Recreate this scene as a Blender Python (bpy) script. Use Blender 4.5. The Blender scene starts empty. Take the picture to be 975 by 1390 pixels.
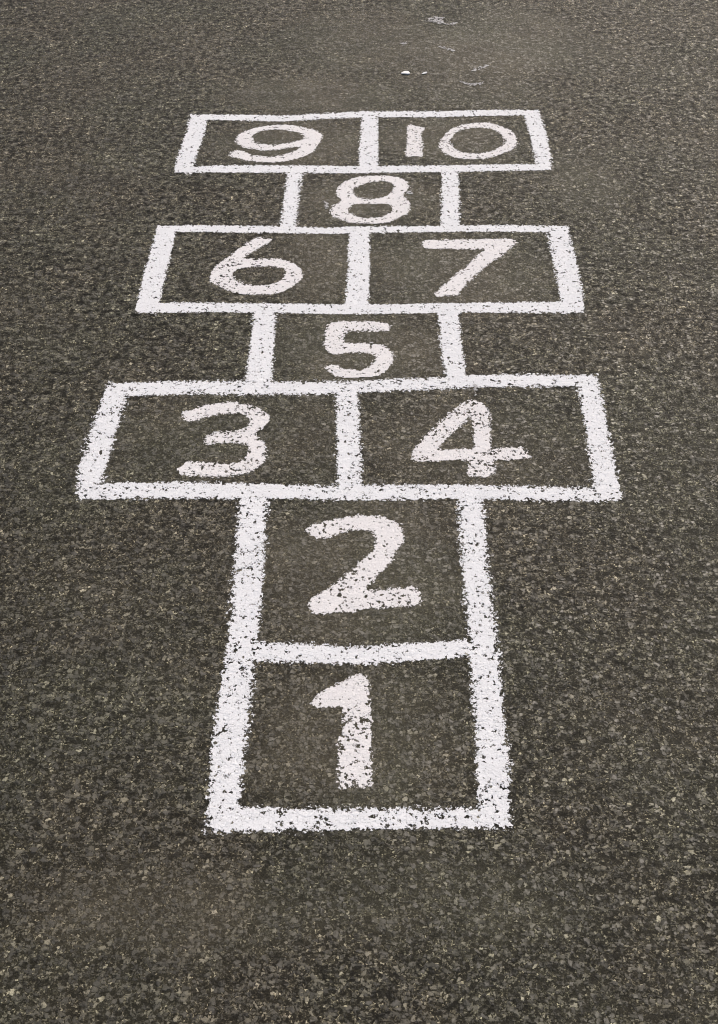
import bpy, math, time
import numpy as np
from mathutils import Vector
R = math.radians

# ---------------------------------------------------------------- camera, sky, sun, exposure
sc = bpy.context.scene
cam_d = bpy.data.cameras.new('camera')
cam = bpy.data.objects.new('camera', cam_d)
sc.collection.objects.link(cam)
cam.location = (0, 0, 1.55)
PITCH = math.atan(1600 / 1950)
cam.rotation_euler = (math.pi / 2 - PITCH, 0, 0)
cam_d.sensor_fit = 'VERTICAL'
cam_d.sensor_height = 36
cam_d.lens = 36 * 1950 / 1390
cam_d.shift_y = -45 / 1390
cam_d.clip_start = .05
cam_d.clip_end = 400
sc.camera = cam

SUN_EL, SUN_AZ = 42, 25          # azimuth from +Y towards +X
w = bpy.data.worlds.new('World'); sc.world = w; w.use_nodes = True
nt = w.node_tree; nt.nodes.clear()
sky = nt.nodes.new('ShaderNodeTexSky'); sky.sky_type = 'NISHITA'; sky.sun_disc = False
sky.sun_elevation = R(SUN_EL); sky.sun_rotation = R(SUN_AZ)
sky.air_density = 1.0; sky.dust_density = 6.0; sky.ozone_density = 1.0
bg = nt.nodes.new('ShaderNodeBackground'); bg.inputs[1].default_value = .10
wo = nt.nodes.new('ShaderNodeOutputWorld')
nt.links.new(sky.outputs[0], bg.inputs[0]); nt.links.new(bg.outputs[0], wo.inputs[0])
sd = bpy.data.lights.new('sun', 'SUN'); sd.energy = 1.2; sd.angle = R(40); sd.color = (1, .95, .88)
so = bpy.data.objects.new('sun', sd); sc.collection.objects.link(so)
el, az = R(SUN_EL), R(SUN_AZ)
so.rotation_euler = Vector((math.sin(az) * math.cos(el), math.cos(az) * math.cos(el), math.sin(el))).to_track_quat('Z', 'Y').to_euler()
so.location = (2, 4, 5)
sc.view_settings.view_transform = 'Standard'; sc.view_settings.look = 'None'
sc.view_settings.exposure = 0.46
sc.cycles.filter_width = 1.05        # phone pictures are crisply sharpened; sc.view_settings.gamma = 1

LINES = [
 ('side_line','left rail of boxes 1 and 2',[[(-0.1984,1.8478),(-0.1982,1.7502),(-0.1967,1.6390),(-0.1949,1.5145),(-0.1971,1.4555),(-0.2036,1.3240),(-0.2024,1.2313),(-0.1985,1.1652),(-0.1579,1.1634),(-0.1596,1.2275),(-0.1572,1.3168),(-0.1538,1.4477),(-0.1528,1.5086),(-0.1504,1.6338),(-0.1526,1.7449),(-0.1513,1.8408)]]),
 ('side_line','right rail of boxes 1 and 2',[[(0.1655,1.8418),(0.1639,1.7451),(0.1648,1.6337),(0.1660,1.5088),(0.1651,1.4494),(0.1638,1.3186),(0.1596,1.2285),(0.1571,1.1662),(0.1977,1.1671),(0.2023,1.2302),(0.2051,1.3222),(0.2052,1.4538),(0.2059,1.5144),(0.2030,1.6391),(0.2060,1.7500),(0.2064,1.8467)]]),
 ('cross_line','near end line below box 1',[[(-0.1924,1.1608),(-0.1557,1.1602),(-0.0652,1.1631),(0.0083,1.1637),(0.0992,1.1655),(0.1901,1.1667),(0.1922,1.1976),(0.1002,1.1964),(0.0082,1.1958),(-0.0660,1.1964),(-0.1582,1.1994),(-0.1954,1.1988)]]),
 ('dividing_line','line between boxes 1 and 2',[[(-0.1659,1.4656),(-0.0954,1.4627),(-0.0226,1.4597),(0.0141,1.4597),(0.1123,1.4686),(0.1802,1.4761),(0.1804,1.5107),(0.1118,1.5031),(0.0131,1.4940),(-0.0221,1.4941),(-0.0956,1.5001),(-0.1673,1.5032)]]),
 ('cross_line','near line of boxes 3 and 4',[[(-0.4691,1.8328),(-0.4030,1.8347),(-0.3002,1.8376),(-0.1487,1.8357),(-0.0462,1.8328),(0.0771,1.8328),(0.1656,1.8357),(0.3238,1.8299),(0.4350,1.8318),(0.4393,1.8626),(0.3278,1.8646),(0.1678,1.8724),(0.0777,1.8714),(-0.0466,1.8675),(-0.1501,1.8743),(-0.3041,1.8782),(-0.4092,1.8772),(-0.4758,1.8714)]]),
 ('side_line','left line of box 3',[[(-0.4643,2.1692),(-0.4683,2.1108),(-0.4768,2.0123),(-0.4791,1.9162),(-0.4748,1.8523),(-0.4319,1.8439),(-0.4352,1.9017),(-0.4317,1.9909),(-0.4261,2.0889),(-0.4240,2.1494)]]),
 ('cross_line','far line of boxes 3 and 4',[[(-0.4500,2.1247),(-0.3283,2.1316),(-0.2179,2.1316),(-0.0519,2.1327),(0.0039,2.1362),(0.0661,2.1442),(0.1544,2.1488),(0.2130,2.1546),(0.2996,2.1558),(0.4354,2.1558),(0.4401,2.1910),(0.3031,2.1957),(0.2145,2.1921),(0.1550,2.1839),(0.0659,2.1791),(0.0029,2.1733),(-0.0526,2.1698),(-0.2205,2.1733),(-0.3328,2.1733),(-0.4563,2.1662)]]),
 ('side_line','right line of box 4',[[(0.4070,2.1820),(0.4043,2.1189),(0.4027,2.0240),(0.4000,1.9339),(0.3961,1.8285),(0.4402,1.8409),(0.4390,1.9446),(0.4415,2.0347),(0.4428,2.1305),(0.4420,2.1928)]]),
 ('dividing_line','line between boxes 3 and 4',[[(-0.0414,2.1561),(-0.0405,2.0283),(-0.0382,1.9383),(-0.0359,1.8532),(0.0050,1.8546),(0.0038,1.9402),(0.0013,2.0304),(-0.0034,2.1578)]]),
 ('side_line','left line of box 5',[[(-0.2079,2.4228),(-0.2082,2.2910),(-0.2108,2.1614),(-0.1630,2.1524),(-0.1629,2.2834),(-0.1653,2.4167)]]),
 ('side_line','right line of box 5',[[(0.1558,2.4158),(0.1571,2.2954),(0.1623,2.1643),(0.1992,2.1729),(0.1969,2.3042),(0.1955,2.4237)]]),
 ('cross_line','near line of boxes 6 and 7',[[(-0.4410,2.4063),(-0.2955,2.4083),(-0.1569,2.4056),(-0.0547,2.4010),(0.0708,2.4023),(0.1962,2.4063),(0.3216,2.4063),(0.4441,2.4063),(0.4488,2.4469),(0.3248,2.4441),(0.1979,2.4414),(0.0712,2.4373),(-0.0551,2.4360),(-0.1580,2.4394),(-0.2981,2.4421),(-0.4454,2.4414)]]),
 ('side_line','left line of box 6',[[(-0.4360,2.7553),(-0.4394,2.6442),(-0.4428,2.5521),(-0.4430,2.4202),(-0.3997,2.4032),(-0.3980,2.5324),(-0.3952,2.6229),(-0.3938,2.7351)]]),
 ('cross_line','far line of boxes 6 and 7',[[(-0.4335,2.7261),(-0.3097,2.7238),(-0.1623,2.7198),(-0.0656,2.7167),(-0.0117,2.7198),(0.0990,2.7222),(0.2085,2.7253),(0.3193,2.7261),(0.4504,2.7222),(0.4536,2.7492),(0.3217,2.7548),(0.2097,2.7524),(0.0996,2.7492),(-0.0121,2.7484),(-0.0660,2.7420),(-0.1632,2.7484),(-0.3120,2.7540),(-0.4362,2.7516)]]),
 ('dividing_line','line between boxes 6 and 7',[[(-0.0198,2.7337),(-0.0219,2.6800),(-0.0234,2.5437),(-0.0271,2.4248),(0.0183,2.4200),(0.0219,2.5408),(0.0219,2.6786),(0.0214,2.7312)]]),
 ('side_line','right line of box 7',[[(0.4065,2.7382),(0.4043,2.6763),(0.4045,2.5877),(0.4047,2.4919),(0.4038,2.4032),(0.4470,2.4148),(0.4521,2.5072),(0.4531,2.6076),(0.4508,2.6946),(0.4520,2.7522)]]),
 ('side_line','left line of box 8',[[(-0.1639,3.0153),(-0.1671,2.8848),(-0.1710,2.7431),(-0.1375,2.7346),(-0.1342,2.8760),(-0.1299,3.0056)]]),
 ('side_line','right line of box 8',[[(0.1921,3.0173),(0.1842,2.8770),(0.1765,2.7393),(0.2162,2.7383),(0.2237,2.8770),(0.2279,3.0182)]]),
 ('cross_line','near line of boxes 9 and 10',[[(-0.4237,2.9960),(-0.3308,2.9969),(-0.1735,2.9960),(-0.0178,2.9924),(0.1059,2.9978),(0.2228,2.9996),(0.3418,3.0051),(0.4387,3.0087),(0.4416,3.0379),(0.3442,3.0379),(0.2243,3.0323),(0.1065,3.0305),(-0.0179,3.0287),(-0.1749,3.0324),(-0.3336,3.0314),(-0.4265,3.0214)]]),
 ('side_line','left line of box 9',[[(-0.4161,3.3045),(-0.4144,3.2311),(-0.4183,3.1745),(-0.4246,3.0826),(-0.4251,3.0061),(-0.3854,2.9860),(-0.3827,3.0561),(-0.3758,3.1430),(-0.3709,3.2082),(-0.3718,3.2890)]]),
 ('cross_line','far line of boxes 9 and 10',[[(-0.4099,3.2721),(-0.2962,3.2680),(-0.1841,3.2619),(-0.0745,3.2772),(0.0083,3.2844),(0.1130,3.2864),(0.2034,3.2865),(0.3014,3.2926),(0.4338,3.2967),(0.4365,3.3258),(0.3034,3.3258),(0.2047,3.3196),(0.1137,3.3196),(0.0080,3.3175),(-0.0757,3.3081),(-0.1857,3.2947),(-0.2981,3.3009),(-0.4124,3.3009)]]),
 ('dividing_line','line between boxes 9 and 10',[[(0.0073,3.3020),(0.0018,3.1542),(-0.0008,3.0154),(0.0433,3.0128),(0.0456,3.1515),(0.0453,3.2997)]]),
 ('side_line','right line of box 10',[[(0.4075,3.3124),(0.4071,3.2649),(0.4097,3.1849),(0.4110,3.0814),(0.4081,3.0079),(0.4425,3.0131),(0.4498,3.0947),(0.4495,3.2068),(0.4458,3.2876),(0.4448,3.3309)]])]
MARKS = {'9': [[(-0.0880,3.1825),(-0.0979,3.2038),(-0.1147,3.2190),(-0.1370,3.2313),(-0.1592,3.2394),(-0.1842,3.2437),(-0.2116,3.2406),(-0.2333,3.2344),(-0.2574,3.2233),(-0.2781,3.2038),(-0.2906,3.1855),(-0.2932,3.1645),(-0.2880,3.1466),(-0.2760,3.1271),(-0.2593,3.1171),(-0.2375,3.1101),(-0.2161,3.1083),(-0.1922,3.1124),(-0.1658,3.1218),(-0.1499,3.1271),(-0.1370,3.1247),(-0.1467,3.1113),(-0.1595,3.0967),(-0.1802,3.0822),(-0.2038,3.0753),(-0.2171,3.0765),(-0.2440,3.0822),(-0.2606,3.0938),(-0.2788,3.1072),(-0.2958,3.1025),(-0.3040,3.0863),(-0.2952,3.0736),(-0.2748,3.0650),(-0.2556,3.0547),(-0.2290,3.0496),(-0.1999,3.0479),(-0.1737,3.0519),(-0.1504,3.0633),(-0.1271,3.0794),(-0.1090,3.0996),(-0.0990,3.1318),(-0.0915,3.1585)],[(-0.2562,3.1795),(-0.2503,3.1946),(-0.2321,3.2111),(-0.2051,3.2190),(-0.1803,3.2148),(-0.1554,3.2068),(-0.1386,3.1946),(-0.1321,3.1765),(-0.1363,3.1645),(-0.1535,3.1543),(-0.1774,3.1425),(-0.1986,3.1359),(-0.2148,3.1365),(-0.2394,3.1448),(-0.2523,3.1585)]],
 '8': [[(0.0379,2.9819),(0.0587,2.9819),(0.0819,2.9764),(0.0998,2.9655),(0.1110,2.9481),(0.1102,2.9185),(0.1006,2.8920),(0.1052,2.8736),(0.1121,2.8476),(0.1114,2.8220),(0.1034,2.8017),(0.0807,2.7816),(0.0607,2.7666),(0.0335,2.7582),(0.0065,2.7617),(-0.0182,2.7657),(-0.0380,2.7766),(-0.0555,2.7966),(-0.0620,2.8118),(-0.0585,2.8348),(-0.0499,2.8476),(-0.0400,2.8632),(-0.0491,2.8867),(-0.0520,2.9105),(-0.0445,2.9319),(-0.0293,2.9562),(-0.0087,2.9726),(0.0146,2.9797)],[(-0.0137,2.9105),(-0.0074,2.9265),(0.0119,2.9427),(0.0325,2.9524),(0.0558,2.9551),(0.0711,2.9481),(0.0785,2.9319),(0.0743,2.9105),(0.0625,2.8867),(0.0471,2.8762),(0.0268,2.8694),(0.0092,2.8710),(-0.0060,2.8841),(-0.0124,2.8972)],[(-0.0234,2.8245),(-0.0160,2.8399),(-0.0009,2.8487),(0.0192,2.8502),(0.0368,2.8487),(0.0569,2.8502),(0.0693,2.8435),(0.0736,2.8296),(0.0688,2.8093),(0.0511,2.7916),(0.0313,2.7866),(0.0090,2.7856),(-0.0109,2.7976),(-0.0209,2.8118)]],
 '6': [[(-0.2134,2.7031),(-0.2026,2.6955),(-0.1858,2.6944),(-0.1939,2.6751),(-0.2061,2.6625),(-0.2204,2.6450),(-0.2277,2.6376),(-0.2403,2.6153),(-0.2236,2.6114),(-0.1934,2.6129),(-0.1681,2.6129),(-0.1475,2.6031),(-0.1319,2.5910),(-0.1199,2.5693),(-0.1160,2.5479),(-0.1199,2.5290),(-0.1339,2.5057),(-0.1480,2.4895),(-0.1719,2.4758),(-0.1962,2.4735),(-0.2254,2.4735),(-0.2452,2.4781),(-0.2708,2.4941),(-0.2892,2.5103),(-0.3024,2.5220),(-0.3059,2.5408),(-0.3033,2.5645),(-0.2928,2.5910),(-0.2770,2.6153),(-0.2611,2.6425),(-0.2472,2.6650),(-0.2329,2.6827)],[(-0.2579,2.5574),(-0.2535,2.5669),(-0.2367,2.5775),(-0.2119,2.5823),(-0.1868,2.5823),(-0.1641,2.5789),(-0.1523,2.5669),(-0.1516,2.5479),(-0.1571,2.5314),(-0.1737,2.5150),(-0.1931,2.5094),(-0.2201,2.5080),(-0.2353,2.5141),(-0.2510,2.5290),(-0.2582,2.5431)]],
 '7': [[(0.1422,2.6891),(0.1366,2.6749),(0.1385,2.6573),(0.1640,2.6548),(0.1946,2.6538),(0.2277,2.6523),(0.2633,2.6498),(0.2491,2.6274),(0.2348,2.6005),(0.2183,2.5763),(0.1994,2.5500),(0.1780,2.5171),(0.1647,2.4962),(0.1541,2.4756),(0.1598,2.4665),(0.1782,2.4711),(0.1978,2.4724),(0.2060,2.4893),(0.2252,2.5241),(0.2501,2.5643),(0.2723,2.5956),(0.2999,2.6274),(0.3201,2.6573),(0.3353,2.6800),(0.3306,2.6911),(0.3102,2.6942),(0.2741,2.6942),(0.2301,2.6927),(0.1861,2.6901)]],
 '5': [[(-0.0611,2.3665),(-0.0648,2.3440),(-0.0653,2.3146),(-0.0648,2.2856),(-0.0523,2.2641),(-0.0282,2.2641),(-0.0040,2.2670),(0.0182,2.2659),(0.0302,2.2588),(0.0331,2.2464),(0.0240,2.2272),(0.0100,2.2116),(-0.0019,2.2075),(-0.0158,2.2116),(-0.0277,2.2116),(-0.0398,2.2220),(-0.0498,2.2262),(-0.0596,2.2203),(-0.0639,2.2134),(-0.0533,2.1996),(-0.0374,2.1877),(-0.0216,2.1792),(-0.0078,2.1768),(0.0099,2.1792),(0.0257,2.1877),(0.0415,2.1962),(0.0547,2.2151),(0.0630,2.2359),(0.0663,2.2553),(0.0586,2.2748),(0.0447,2.2910),(0.0265,2.2982),(0.0021,2.2982),(-0.0244,2.2982),(-0.0285,2.3127),(-0.0257,2.3366),(-0.0041,2.3411),(0.0268,2.3403),(0.0536,2.3422),(0.0600,2.3571),(0.0519,2.3695),(0.0270,2.3740),(-0.0041,2.3740),(-0.0353,2.3740)]],
 '3': [[(-0.3188,2.0748),(-0.3066,2.0495),(-0.2920,2.0549),(-0.2606,2.0694),(-0.2369,2.0730),(-0.2130,2.0730),(-0.1993,2.0621),(-0.1942,2.0495),(-0.2018,2.0317),(-0.2160,2.0194),(-0.2373,2.0176),(-0.2606,2.0141),(-0.2721,1.9984),(-0.2643,1.9811),(-0.2435,1.9863),(-0.2181,1.9863),(-0.1987,1.9811),(-0.1914,1.9657),(-0.1946,1.9488),(-0.2082,1.9321),(-0.2288,1.9287),(-0.2582,1.9321),(-0.2813,1.9337),(-0.2980,1.9337),(-0.3105,1.9122),(-0.3010,1.8991),(-0.2758,1.8942),(-0.2529,1.8909),(-0.2306,1.8958),(-0.2040,1.8991),(-0.1839,1.9089),(-0.1682,1.9254),(-0.1619,1.9455),(-0.1619,1.9657),(-0.1650,1.9863),(-0.1834,2.0106),(-0.1715,2.0282),(-0.1627,2.0460),(-0.1602,2.0621),(-0.1697,2.0784),(-0.1902,2.0931),(-0.2106,2.1041),(-0.2305,2.1060),(-0.2524,2.1049),(-0.2825,2.0968),(-0.3011,2.0839)]],
 '4': [[(0.1999,2.1148),(0.1825,2.0986),(0.1648,2.0735),(0.1417,2.0420),(0.1190,2.0089),(0.1020,1.9787),(0.0907,1.9510),(0.1007,1.9364),(0.1267,1.9355),(0.1582,1.9385),(0.1894,1.9364),(0.1849,1.9033),(0.1997,1.8931),(0.2312,1.9013),(0.2313,1.9385),(0.2601,1.9397),(0.2891,1.9426),(0.2949,1.9489),(0.2865,1.9722),(0.2576,1.9735),(0.2336,1.9701),(0.2300,1.9873),(0.2331,2.0309),(0.2354,2.0712),(0.2264,2.0986),(0.2162,2.1102)],[(0.1998,2.0667),(0.1908,2.0509),(0.1762,2.0309),(0.1618,2.0111),(0.1503,1.9937),(0.1387,1.9701),(0.1570,1.9680),(0.1808,1.9701),(0.1994,1.9722),(0.2022,1.9959),(0.2030,2.0309),(0.2033,2.0577)]],
 '2': [[(-0.0863,1.7562),(-0.0719,1.7404),(-0.0579,1.7376),(-0.0417,1.7439),(-0.0231,1.7527),(-0.0021,1.7562),(0.0143,1.7562),(0.0247,1.7456),(0.0281,1.7299),(0.0221,1.7058),(0.0094,1.6888),(-0.0066,1.6670),(-0.0223,1.6455),(-0.0401,1.6276),(-0.0577,1.6099),(-0.0760,1.5892),(-0.0711,1.5689),(-0.0611,1.5642),(-0.0348,1.5658),(-0.0041,1.5664),(0.0112,1.5735),(0.0377,1.5767),(0.0641,1.5782),(0.0907,1.5829),(0.0947,1.6035),(0.0896,1.6195),(0.0785,1.6211),(0.0561,1.6179),(0.0337,1.6157),(0.0114,1.6147),(0.0216,1.6357),(0.0342,1.6571),(0.0528,1.6837),(0.0577,1.7024),(0.0673,1.7195),(0.0735,1.7369),(0.0694,1.7597),(0.0591,1.7757),(0.0404,1.7865),(0.0192,1.7909),(-0.0045,1.7919),(-0.0257,1.7872),(-0.0516,1.7775),(-0.0750,1.7704)]],
 '1': [[(-0.0686,1.3805),(-0.0650,1.3885),(-0.0599,1.3986),(-0.0472,1.4088),(-0.0320,1.4180),(-0.0198,1.4272),(-0.0076,1.4345),(0.0017,1.4383),(0.0125,1.4304),(0.0147,1.4159),(0.0138,1.3996),(0.0152,1.3775),(0.0173,1.3538),(0.0172,1.3305),(0.0163,1.3057),(0.0161,1.2777),(0.0163,1.2557),(0.0162,1.2386),(0.0130,1.2341),(-0.0041,1.2350),(-0.0184,1.2324),(-0.0256,1.2341),(-0.0278,1.2449),(-0.0276,1.2630),(-0.0287,1.2870),(-0.0285,1.3076),(-0.0279,1.3190),(-0.0243,1.3343),(-0.0252,1.3499),(-0.0224,1.3616),(-0.0240,1.3745),(-0.0315,1.3755),(-0.0466,1.3755),(-0.0617,1.3765)]],
 '10a': [[(0.1178,3.2374),(0.1284,3.2429),(0.1456,3.2350),(0.1609,3.2257),(0.1497,3.2024),(0.1503,3.1490),(0.1491,3.0823),(0.1338,3.0786),(0.1169,3.0750),(0.1089,3.0896),(0.1134,3.1340),(0.1158,3.1870)]],
 '10b': [[(0.2968,3.2571),(0.3209,3.2508),(0.3475,3.2335),(0.3650,3.2140),(0.3746,3.1832),(0.3765,3.1453),(0.3658,3.1191),(0.3437,3.0969),(0.3151,3.0750),(0.2808,3.0641),(0.2473,3.0641),(0.2210,3.0750),(0.2017,3.0933),(0.1912,3.1228),(0.1944,3.1566),(0.2062,3.1909),(0.2250,3.2218),(0.2541,3.2452)],[(0.2933,3.2296),(0.3155,3.2241),(0.3350,3.2063),(0.3465,3.1756),(0.3458,3.1453),(0.3322,3.1228),(0.3104,3.1028),(0.2861,3.0933),(0.2623,3.0911),(0.2392,3.1006),(0.2235,3.1228),(0.2165,3.1528),(0.2229,3.1794),(0.2418,3.2101),(0.2669,3.2257)]],
 'scuff_a': [[(0.1809,3.8901),(0.1943,3.9118),(0.2159,3.9250),(0.2368,3.9195),(0.2318,3.9010),(0.2431,3.8740),(0.2687,3.8826),(0.2724,3.8740),(0.2427,3.8654),(0.2180,3.8740),(0.2018,3.8869)]],
 'scuff_b': [[(0.2135,3.7198),(0.2275,3.7158),(0.2527,3.6927),(0.2503,3.6857),(0.2268,3.6997)]],
 'scuff_c': [[(0.2953,3.5632),(0.3120,3.5784),(0.3271,3.5975),(0.3407,3.5937),(0.3280,3.5822),(0.3131,3.5651),(0.2988,3.5565)]],
 'scuff_d': [[(0.2581,3.4940),(0.2864,3.4821),(0.3021,3.4848),(0.3160,3.4903),(0.3173,3.4811),(0.3012,3.4702),(0.2875,3.4684),(0.2746,3.4775)]],
 'scuff_e': [[(0.1126,3.7482),(0.1270,3.7503),(0.1317,3.7431),(0.1244,3.7279),(0.1143,3.7299)]],
 'smear': [[(-0.0778,2.8600),(-0.0745,2.8600),(-0.0693,2.8432),(-0.0691,2.8299),(-0.0724,2.8299),(-0.0759,2.8466)]],
 'drip': [[(0.2115,2.1593),(0.2170,2.1593),(0.2150,2.1384),(0.2129,2.1270),(0.2116,2.1384)]],
 'speckle': [[(0.1084,2.9044),(0.1168,2.9079),(0.1232,2.9010),(0.1164,2.8941),(0.1082,2.8958)]]}
CHIPS = [((0.1203,3.5447),(0.1098,3.5447),(0.1327,3.5447)),((0.1699,3.5447),(0.1614,3.5447),(0.1776,3.5447))]
WORN = [((-0.0005,1.3217),0.1439,0.1334,0.7500),((0.0029,1.6515),0.1623,0.1695,0.8500),((-0.2425,1.9910),0.1811,0.1265,0.4000),((-0.0873,1.9910),0.0776,0.1265,0.5000),((0.2102,1.9910),0.1940,0.1265,0.5000),((0.0035,2.2772),0.1618,0.1122,0.8500),((-0.0880,2.5888),0.0918,0.1476,0.7000),((0.2013,2.5595),0.1975,0.1453,0.8000),((-0.1532,3.1451),0.1926,0.1158,0.8000),((0.1979,3.1645),0.1759,0.1168,0.8000),((0.0205,2.8736),0.1479,0.1020,0.8000),((0.3194,3.6864),0.2555,0.1703,0.9000),((0.0248,3.7355),0.2382,0.2485,0.6000),((-0.1067,3.4110),0.2413,0.1085,0.8000),((0.5221,2.9427),0.0835,0.1406,0.5000),((-0.2174,1.0375),0.1831,0.0633,0.5000),((0.0670,1.0588),0.2310,0.0645,0.4000),((0.4304,3.8367),0.1620,0.1549,0.5000),((0.2108,3.4547),0.2249,0.1105,0.5000)]

# ---------------------------------------------------------------- materials
class NB:
    def __init__(s, name):
        s.m = bpy.data.materials.new(name); s.m.use_nodes = True
        s.t = s.m.node_tree; s.t.nodes.clear()
    def n(s, typ, **kw):
        x = s.t.nodes.new('ShaderNode' + typ)
        for k, v in kw.items(): setattr(x, k, v)
        return x
    def put(s, sock, v):
        if v is None: return
        if hasattr(v, 'is_output'): s.t.links.new(v, sock)
        else: sock.default_value = v
    def math(s, op, a, b=None, c=None, clamp=False):
        x = s.n('Math', operation=op, use_clamp=clamp)
        for i, v in enumerate((a, b, c)): s.put(x.inputs[i], v)
        return x.outputs[0]
    def ramp(s, v, a, b, lo=0., hi=1., smooth=True):
        x = s.n('MapRange', interpolation_type='SMOOTHSTEP' if smooth else 'LINEAR')
        for i, q in enumerate((v, a, b, lo, hi)): s.put(x.inputs[i], q)
        return x.outputs[0]
    def mixc(s, f, a, b, mode='MIX'):
        x = s.n('Mix', data_type='RGBA', blend_type=mode)
        s.put(x.inputs[0], f); s.put(x.inputs[6], a); s.put(x.inputs[7], b)
        return x.outputs[2]
    def mixf(s, f, a, b):
        x = s.n('Mix', data_type='FLOAT')
        s.put(x.inputs[0], f); s.put(x.inputs[2], a); s.put(x.inputs[3], b)
        return x.outputs[0]
    def noise(s, vec, scale, detail=2., rough=.5, off=None):
        x = s.n('TexNoise', noise_dimensions='2D' if off is None else '3D')
        if off is not None: vec = s.vadd(vec, off)
        s.put(x.inputs['Vector'], vec); s.put(x.inputs['Scale'], scale)
        s.put(x.inputs['Detail'], detail); s.put(x.inputs['Roughness'], rough)
        return x.outputs['Fac'], x.outputs['Color']
    def vadd(s, a, b):
        x = s.n('VectorMath', operation='ADD'); s.put(x.inputs[0], a); s.put(x.inputs[1], b); return x.outputs[0]
    def voro(s, vec, scale, feature='F1', rnd=1.):
        x = s.n('TexVoronoi', voronoi_dimensions='2D', feature=feature)
        s.put(x.inputs['Vector'], vec); s.put(x.inputs['Scale'], scale); s.put(x.inputs['Randomness'], rnd)
        return x
    def attr(s, name):
        return s.n('Attribute', attribute_name=name, attribute_type='GEOMETRY').outputs['Fac']

AMP = .0016      # relief of the aggregate, metres

def stones(b):
    """aggregate relief shared by the bare asphalt and the paint that lies on it"""
    pos = b.n('NewGeometry').outputs['Position']
    sp = b.n('SeparateXYZ'); b.put(sp.inputs[0], pos)
    cb = b.n('CombineXYZ'); b.put(cb.inputs[0], sp.outputs[0]); b.put(cb.inputs[1], sp.outputs[1])
    p = cb.outputs[0]
    _, wc = b.noise(p, 300., 2.)
    vm = b.n('VectorMath', operation='MULTIPLY_ADD')
    b.put(vm.inputs[0], wc); vm.inputs[1].default_value = (.0050, .0050, 0); b.put(vm.inputs[2], p)
    q = vm.outputs[0]
    worn = b.attr('worn')
    def layer(scale, thr, hlo, hhi, shrink):
        f, e = b.voro(q, scale), b.voro(q, scale, 'DISTANCE_TO_EDGE')
        x = b.n('SeparateColor'); b.put(x.inputs[0], f.outputs['Color']); r = x.outputs
        there = b.math('GREATER_THAN', r[0], thr)
        e0 = b.math('MULTIPLY', r[1], shrink)
        m = b.math('MULTIPLY', b.ramp(e.outputs['Distance'], e0, b.math('ADD', e0, .10)), there)
        return m, b.math('MULTIPLY', m, b.ramp(r[2], 0., 1., hlo, hhi, False)), r
    A = layer(120., .64, .60, 1., .16)
    B = layer(235., .40, .35, .85, .14)
    C = layer(460., .25, .20, .62, .10)
    pn = b.noise(p, 150., 3., .62)[0]
    pn = b.math('ADD', b.math('MULTIPLY', pn, .55), b.math('MULTIPLY', b.noise(p, 62., 2., .5, (3, 1, 2))[0], .45))
    clod = b.noise(p, 62., 4., .62, (1, 8, 4))[0]            # chippings lie in loose clusters a couple of centimetres wide
    pit = b.math('MULTIPLY', b.ramp(pn, .415, .475), b.ramp(clod, .33, .47))                                  # 0 in the holes between the stones
    h = b.math('MAXIMUM', A[1], b.math('MAXIMUM', B[1], C[1]))
    h = b.math('MULTIPLY', h, b.mixf(worn, b.mixf(.15, pit, 1.), b.mixf(.55, pit, 1.)))
    h = b.mixf(b.math('MULTIPLY', worn, .55), h, .6)              # fines fill the surface where it is worn
    return dict(p=p, q=q, worn=worn, A=A, B=B, C=C, h=h, pit=pit, pn=pn, clod=clod)

def disp(b, h, k=1.):
    d = b.n('Displacement'); b.put(d.inputs['Height'], b.math('MULTIPLY', h, AMP * k))
    d.inputs['Midlevel'].default_value = 0; d.inputs['Scale'].default_value = 1
    return d.outputs[0]

def c4(r, g, b_): return (r, g, b_, 1)

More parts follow.
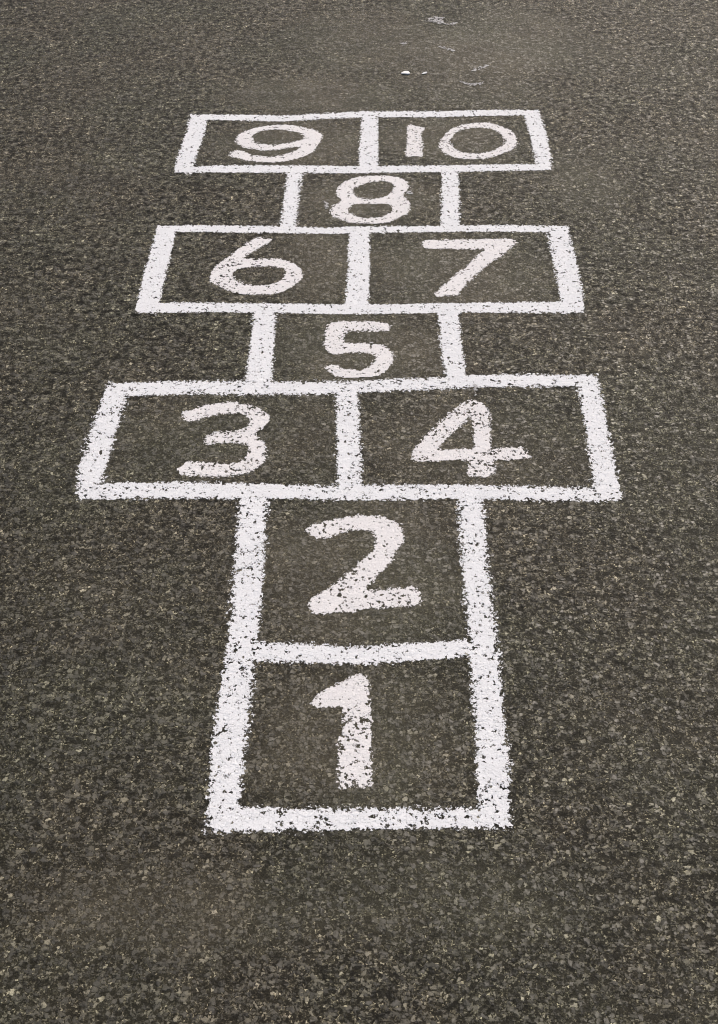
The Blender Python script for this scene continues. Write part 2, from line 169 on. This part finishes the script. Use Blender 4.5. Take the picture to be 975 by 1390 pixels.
def asphalt_mat():
    b = NB('asphalt'); st = stones(b); A, B, C = st['A'], st['B'], st['C']
    tone = b.noise(st['p'], 3.2, 3., .6)[0]
    k = ALB
    def cc(v, warm=1.): return c4(v * k * 1.10 * warm, v * k * 1.01, v * k * .715 / warm)
    def ramp3(f, stops):
        x = b.n('ValToRGB'); b.put(x.inputs[0], f); el = x.color_ramp.elements
        while len(el) < len(stops): el.new(.5)
        for e_, (pp, v) in zip(el, stops): e_.position = pp; e_.color = cc(v)
        return x.outputs[0]
    col = b.mixc(b.ramp(b.noise(st['p'], 500., 3., .7)[0], .3, .7), cc(.014), cc(.050))
    col = b.mixc(C[0], col, ramp3(C[2][2], [(0, .022), (.5, .080), (.82, .17), (.96, .42), (1, .8)]))
    col = b.mixc(B[0], col, ramp3(B[2][1], [(0, .026), (.5, .090), (.80, .17), (.95, .34), (1, .62)]))
    col = b.mixc(A[0], col, ramp3(A[2][1], [(0, .040), (.5, .11), (.80, .19), (.95, .36), (1, .55)]))
    fine = b.ramp(b.noise(st['q'], 900., 2.)[0], .30, .70, .72, 1.28)
    pt = b.mixf(b.mixf(st['worn'], .0, .45), st['pit'], 1.)
    dark = b.mixc(b.math('MULTIPLY_ADD', pt, .85, .15), cc(.014), col)   # bitumen film in the holes
    col = dark
    dust = b.mixc(b.ramp(b.noise(st['p'], 230., 4., .75)[0], .3, .7), cc(.066), cc(.165))
    col = b.mixc(b.math('MULTIPLY', st['worn'], .66), col, dust)
    tint = b.mixc(b.ramp(tone, .35, .65), c4(.95, .975, .94), c4(1.05, 1.01, 1.0))
    col = b.mixc(1., col, tint, 'MULTIPLY')
    patch = b.ramp(b.noise(st['p'], 9., 5., .65, (5, 3, 1))[0], .3, .7, .78, 1.22)
    patch = b.math('MULTIPLY', patch, fine)
    patch = b.math('MULTIPLY', patch, b.mixf(st['worn'], b.ramp(st['clod'], .34, .66, b.mixf(b.attr('loose'), .74, .34), b.mixf(b.attr('loose'), 1.30, 1.75)), 1.))
    cm = b.n('CombineColor'); [b.put(cm.inputs[i], patch) for i in range(3)]
    col = b.mixc(1., col, cm.outputs[0], 'MULTIPLY')
    pb = b.n('BsdfPrincipled'); b.put(pb.inputs['Base Color'], col)
    b.put(pb.inputs['Roughness'], b.ramp(B[2][0], 0., 1., .40, .75))
    face = b.math('MULTIPLY', b.math('MAXIMUM', A[0], B[0]), b.math('MULTIPLY', b.mixf(.15, st['pit'], 1.), b.mixf(b.math('MULTIPLY', b.attr('loose'), .9), 1., b.ramp(st['clod'], .36, .60, .1, 1.35))))      # stone faces shine, bitumen in the holes is dull
    b.put(pb.inputs['Specular IOR Level'], b.math('MULTIPLY_ADD', face, .42, .06))
    out = b.n('OutputMaterial'); b.put(out.inputs[0], pb.outputs[0]); b.put(out.inputs[2], disp(b, st['h']))
    b.m.displacement_method = 'BOTH'
    return b.m

def paint_mat(name, base, low=0.):
    """paint lies on the stone tops and misses the pits; at the brush edge only the highest grit took it"""
    b = NB(name); st = stones(b)
    sdv = b.attr('edge'); wear = b.attr('wear')
    j = b.math('SUBTRACT', b.noise(st['p'], 165., 3., .70)[0], .5)
    cell = b.math('SUBTRACT', b.math('ADD', b.math('MULTIPLY', st['B'][2][0], .6), b.math('MULTIPLY', st['C'][2][1], .4)), .5)
    rag = b.math('MULTIPLY', b.attr('rag'), b.ramp(b.noise(st['p'], 11., 2., .5, (4, 4, 9))[0], .32, .68, .5, 1.3))    # some runs crisp, some crumbly
    s = b.math('MULTIPLY_ADD', b.math('MULTIPLY', j, rag), .023, sdv)
    s = b.math('MULTIPLY_ADD', b.math('MULTIPLY', cell, rag), .0145, s)
    t = b.ramp(s, -.0040, .0030, 0., 1., False)
    wn = b.ramp(b.noise(st['p'], 16., 3., .6, (2, 7, 0))[0], .30, .70)
    ww = b.math('MULTIPLY', wn, wear)
    hole = b.math('SUBTRACT', st['pn'], b.math('MULTIPLY_ADD', ww, .085, .370 + low))
    speck = b.math('SUBTRACT', b.noise(st['p'], 330., 2., .55, (9, 4, 6))[0], b.math('MULTIPLY_ADD', ww, .10, .268 + low))
    bare = b.math('SUBTRACT', b.math('ADD', st['B'][2][2], b.math('MULTIPLY', b.math('ABSOLUTE', j), .5)), b.math('MULTIPLY_ADD', ww, .15, .008))   # single stones left unpainted
    cov = b.math('MINIMUM', b.math('MINIMUM', hole, speck), bare)
    edge = b.math('SUBTRACT', b.math('MULTIPLY_ADD', st['h'], .25, b.math('MULTIPLY', st['pn'], .9)), b.math('MULTIPLY', b.math('POWER', t, 1.2), 1.05))
    cov = b.math('MINIMUM', cov, b.math('ADD', edge, -.02))
    al = b.ramp(cov, -.010, .020)
    dirt = b.ramp(b.noise(st['p'], 330., 3., .7)[0], .30, .50)
    dirt2 = b.ramp(b.noise(st['p'], 14., 4., .6)[0], .35, .7)
    col = b.mixc(dirt, tuple(c * .84 for c in base) + (1,), base + (1,))
    col = b.mixc(b.math('MULTIPLY', dirt2, .35), col, tuple(c * .90 for c in base) + (1,))
    pb = b.n('BsdfPrincipled'); b.put(pb.inputs['Base Color'], col); pb.inputs['Roughness'].default_value = .75
    pb.inputs['Specular IOR Level'].default_value = .25
    tr = b.n('BsdfTransparent'); mx = b.n('MixShader')
    b.put(mx.inputs[0], al); b.put(mx.inputs[1], tr.outputs[0]); b.put(mx.inputs[2], pb.outputs[0])
    hp = b.math('MULTIPLY_ADD', b.math('MAXIMUM', st['h'], .30), .88, .12)   # the coat bridges the low places
    out = b.n('OutputMaterial'); b.put(out.inputs[0], mx.outputs[0]); b.put(out.inputs[2], disp(b, hp))
    b.m.displacement_method = 'BOTH'
    return b.m

ALB = .585
ASPH = asphalt_mat()
P_LINE = paint_mat('line_paint', (.80, .80, .815))
P_NUM = paint_mat('number_paint', (.80, .772, .768))
P_OLD = paint_mat('scuffed_paint', (.46, .45, .45), .10)

# ---------------------------------------------------------------- the ground sheet
STEP = .0022
X0, X1, Y0, Y1 = -1.25, 1.25, .62, 4.35
def axis(a, b, far):
    core = np.arange(a, b, STEP)
    g = []; s = STEP; d = 0
    while d < far: s *= 1.35; d += s; g.append(d)
    g = np.array(g)
    return np.concatenate((a - g[::-1], core, core[-1] + g)), len(g)
xs, ox = axis(X0, X1, 60.); ys, oy = axis(Y0, Y1, 60.)
def grid_mesh(name, vx, vy, vz, quads):
    me = bpy.data.meshes.new(name)
    n = len(vx); co = np.empty((n, 3), np.float32); co[:, 0] = vx; co[:, 1] = vy; co[:, 2] = vz
    me.vertices.add(n); me.vertices.foreach_set('co', co.ravel())
    f = len(quads)
    me.loops.add(4 * f); me.loops.foreach_set('vertex_index', quads.astype(np.int32).ravel())
    me.polygons.add(f); me.polygons.foreach_set('loop_start', np.arange(0, 4 * f, 4, dtype=np.int32))
    me.update(calc_edges=True)
    me.polygons.foreach_set('use_smooth', np.ones(f, bool))
    return me
def put_attr(me, name, v):
    a = me.attributes.new(name, 'FLOAT', 'POINT'); a.data.foreach_set('value', v.astype(np.float32))
NX, NY = len(xs), len(ys)
GX, GY = np.meshgrid(xs, ys)                     # index = j*NX + i
worn = np.zeros_like(GX)
for (cx, cy), rx, ry, s in WORN:
    d = ((GX - cx) / rx) ** 2 + ((GY - cy) / ry) ** 2
    worn = np.maximum(worn, s * np.exp(-(d ** 2) * .8))
worn = np.clip(worn + .15 + .12 * np.sin(GX * 9 + 2 * np.sin(GY * 5)) * np.cos(GY * 7 + GX * 3), 0, 1)
base = (np.arange(NY - 1)[:, None] * NX + np.arange(NX - 1)[None, :]).ravel()
quads = np.stack((base, base + 1, base + 1 + NX, base + NX), 1)
me = grid_mesh('ground', GX.ravel(), GY.ravel(), 0., quads)
put_attr(me, 'worn', worn.ravel())
loose = np.clip((GY - 1.35) / 1.1, 0, 1) * (1 - worn)        # the surface turns coarser and looser beyond the near boxes
put_attr(me, 'loose', loose.ravel())
me.materials.append(ASPH)
ground = bpy.data.objects.new('ground', me); sc.collection.objects.link(ground)
ground['kind'] = 'structure'

# ---------------------------------------------------------------- paint laid on the same lattice
def smooth_ring(r, k=4):
    r = np.array(r); n = len(r); out = []
    for i in range(n):
        a, b_, c, d = r[i - 1], r[i], r[(i + 1) % n], r[(i + 2) % n]
        for t in np.arange(k) / k:
            out.append(.5 * ((2 * b_) + (-a + c) * t + (2 * a - 5 * b_ + 4 * c - d) * t * t + (-a + 3 * b_ - 3 * c + d) * t ** 3))
    return np.array(out)
def sdf(rings, px, py):
    dmin = np.full(px.shape, 9.); ins = np.zeros(px.shape, bool)
    for r in rings:
        for (ax, ay), (bx, by) in zip(r, np.roll(r, -1, 0)):
            ex, ey = bx - ax, by - ay
            t = np.clip(((px - ax) * ex + (py - ay) * ey) / (ex * ex + ey * ey + 1e-12), 0, 1)
            dmin = np.minimum(dmin, np.hypot(px - ax - t * ex, py - ay - t * ey))
            cr = (ay > py) != (by > py)
            with np.errstate(divide='ignore', invalid='ignore'):
                ins ^= cr & (px < (bx - ax) * (py - ay) / (by - ay) + ax)
    return np.where(ins, -dmin, dmin)
MARG = .0088; LIFT = .0004
def window(rings):
    a = np.concatenate(rings); lo = a.min(0) - .012; hi = a.max(0) + .012
    i0, i1 = np.searchsorted(xs, [lo[0], hi[0]]); j0, j1 = np.searchsorted(ys, [lo[1], hi[1]])
    return i0, i1 + 1, j0, j1 + 1
def paint_piece(name, field, own, i0, j0, mat, wear, z, loc=None, parent=None, rag=.62):
    """field: distances on lattice window; own: bool per vertex-cell that belongs to this piece"""
    ny, nx = field.shape
    f = np.minimum(np.minimum(field[:-1, :-1], field[1:, :-1]), np.minimum(field[:-1, 1:], field[1:, 1:]))
    keep = (f < MARG) & own[:-1, :-1]
    jj, ii = np.nonzero(keep)
    b0 = jj * nx + ii
    q = np.stack((b0, b0 + 1, b0 + 1 + nx, b0 + nx), 1)
    u, inv = np.unique(q.ravel(), return_inverse=True)
    q = inv.reshape(-1, 4)
    wx, wy = np.meshgrid(xs[i0:i0 + nx], ys[j0:j0 + ny])
    vx, vy = wx.ravel()[u], wy.ravel()[u]
    o = loc if loc is not None else (vx.mean(), vy.mean())
    m_ = grid_mesh(name, vx - o[0], vy - o[1], 0., q)
    put_attr(m_, 'edge', field.ravel()[u]); put_attr(m_, 'wear', np.full(len(u), wear)); put_attr(m_, 'rag', np.full(len(u), rag))
    put_attr(m_, 'worn', worn[j0:j0 + ny, i0:i0 + nx].ravel()[u])
    m_.materials.append(mat)
    ob = bpy.data.objects.new(name, m_); sc.collection.objects.link(ob)
    if parent is not None: ob.parent = parent
    else: ob.location = (o[0], o[1], z)
    return ob
def tag(o, label, cat=None, group=None):
    o['label'] = label
    if cat: o['category'] = cat
    if group: o['group'] = group
def empty(name, loc):
    e = bpy.data.objects.new(name, None); e.empty_display_size = .05; e.location = loc
    sc.collection.objects.link(e); return e

# the court outline: 23 brushed lines that meet without overlapping
LR = [[smooth_ring(r, 1) for r in l[2]] for l in LINES]
i0, i1, j0, j1 = window([r for l in LR for r in l])
wx, wy = np.meshgrid(xs[i0:i1], ys[j0:j1])
best = np.full(wx.shape, 9.); who = np.full(wx.shape, -1)
for k, rings in enumerate(LR):
    a0, a1, b0, b1 = window(rings); s = (slice(b0 - j0, b1 - j0), slice(a0 - i0, a1 - i0))
    d = sdf(rings, wx[s], wy[s]); better = d < best[s]
    best[s] = np.where(better, d, best[s]); who[s] = np.where(better, k, who[s])
cx, cy = float(wx.mean()), float(wy.mean())
court = empty('hopscotch_court', (cx, cy, LIFT))
tag(court, 'white painted hopscotch outline of ten boxes brushed on the dark asphalt', 'hopscotch court')
for k, (nm, lab, _) in enumerate(LINES):
    wr = [.75, .65, .8, .45, .5, .65, .55, .3, .7][k] if k < 9 else .34
    o = paint_piece(nm, best, who == k, i0, j0, P_LINE, wr, 0, (cx, cy), court,
                    rag={'side_line': 1.1, 'dividing_line': .8, 'cross_line': .85}[nm] * (1. if k < 9 else .68))
    tag(o, lab)

# the numerals
WHERE = {'1': 'in the nearest box', '2': 'in the second box from the near end', '3': 'in the left box of the widest row',
 '4': 'in the right box of the widest row', '5': 'alone in the middle single box', '6': 'in the left box of the middle double row',
 '7': 'in the right box of the middle double row', '8': 'alone in the far single box', '9': 'in the left box of the farthest row'}
WR = {'1': 1.1, '2': .75, '3': .8, '4': .95, '5': .6, '6': .65, '7': .35, '8': .4, '9': .25, '10a': .6, '10b': .6}
def mark(name, key, mat, wear, parent=None, loc=None, z=LIFT):
    rings = [smooth_ring(r) for r in MARKS[key]]
    a0, a1, b0, b1 = window(rings)
    gx, gy = np.meshgrid(xs[a0:a1], ys[b0:b1])
    d = sdf(rings, gx, gy)
    if mat is not P_OLD:
        g = best[b0 - j0:b1 - j0, a0 - i0:a1 - i0]
        d = np.where(g < MARG + STEP, 9., d) if g.shape == d.shape else d
    return paint_piece(name, d, np.ones(d.shape, bool), a0, b0, mat, wear, z, loc, parent)
for n in '123456789':
    o = mark('painted_number', n, P_NUM, WR[n])
    tag(o, 'off-white hand-painted number %s %s' % (n, WHERE[n]), 'number', 'numbers painted in the hopscotch boxes')
pts = np.array(MARKS['10a'][0] + MARKS['10b'][0]); tc = pts.mean(0)
ten = empty('painted_number', (float(tc[0]), float(tc[1]), LIFT))
tag(ten, 'off-white hand-painted number 10 in the right box of the farthest row', 'number', 'numbers painted in the hopscotch boxes')
o = mark('digit', '10a', P_NUM, WR['10a'], ten, tuple(tc)); tag(o, 'narrow digit 1')
o = mark('digit', '10b', P_NUM, WR['10b'], ten, tuple(tc)); tag(o, 'wide round digit 0')

SC = {'smear': 'faint grey-white smear just left of the number 8',
 'drip': 'tiny white drip under the far line of box 4',
 'speckle': 'small pale streak by the right edge of the number 8',
 'scuff_a': 'pale grey arched paint scuff farthest from the court',
 'scuff_b': 'short thin whitish scuff between the arched scuff and the white chips',
 'scuff_c': 'white scuff streak slanting up to the right beyond box 10',
 'scuff_d': 'thin curved white scuff nearest the far line of box 10',
 'scuff_e': 'tiny faint pale smudge to the left above the two white chips'}
for k, lab in SC.items():
    o = mark('paint_scuff', k, P_OLD, .2, z=LIFT + .0005); tag(o, lab, 'scuff mark', 'paint scuffs beyond the far end' if k.startswith('scuff') else None)

# two loose chips of white paint / stone
def chip_mat():
    b = NB('white_chip'); p = b.n('TexCoord').outputs['Object']
    col = b.mixc(b.ramp(b.noise(p, 300., 3., .6, (0, 0, 0))[0], .35, .65), c4(.76, .75, .73), c4(.88, .87, .86))
    pb = b.n('BsdfPrincipled'); b.put(pb.inputs['Base Color'], col); pb.inputs['Roughness'].default_value = .7
    out = b.n('OutputMaterial'); b.put(out.inputs[0], pb.outputs[0]); return b.m
CM = chip_mat()
rng = np.random.default_rng(4)
for k, (c, l, r) in enumerate(CHIPS):
    import bmesh
    bm = bmesh.new(); bmesh.ops.create_icosphere(bm, subdivisions=3, radius=1)
    w_ = (r[0] - l[0]) / 2 * .85; ph = rng.uniform(0, 6, 6)
    for v in bm.verts:
        a = v.co.copy()
        f = 1 + .22 * math.sin(a.x * 3 + ph[0]) + .18 * math.sin(a.y * 4 + ph[1] + a.z * 2) + .1 * math.sin(a.z * 7 + a.x * 6 + ph[2])
        v.co = Vector((a.x * w_ * f, a.y * w_ * (.95 if k == 0 else .7) * f, max(-.5, min(a.z, .62 + .1 * a.x)) * w_ * (.36 if k == 0 else .26)))
    me = bpy.data.meshes.new('white_chip'); bm.to_mesh(me); bm.free()
    me.materials.append(CM)
    o = bpy.data.objects.new('white_chip', me); sc.collection.objects.link(o)
    o.location = (c[0], c[1], w_ * .12 + .0010); o.rotation_euler.z = k * .7
    tag(o, ['larger angular white chip left of its flatter neighbour beyond the far line', 'smaller flat white chip right of the larger one beyond the far line'][k],
        'stone chip', 'white chips lying beyond the court')
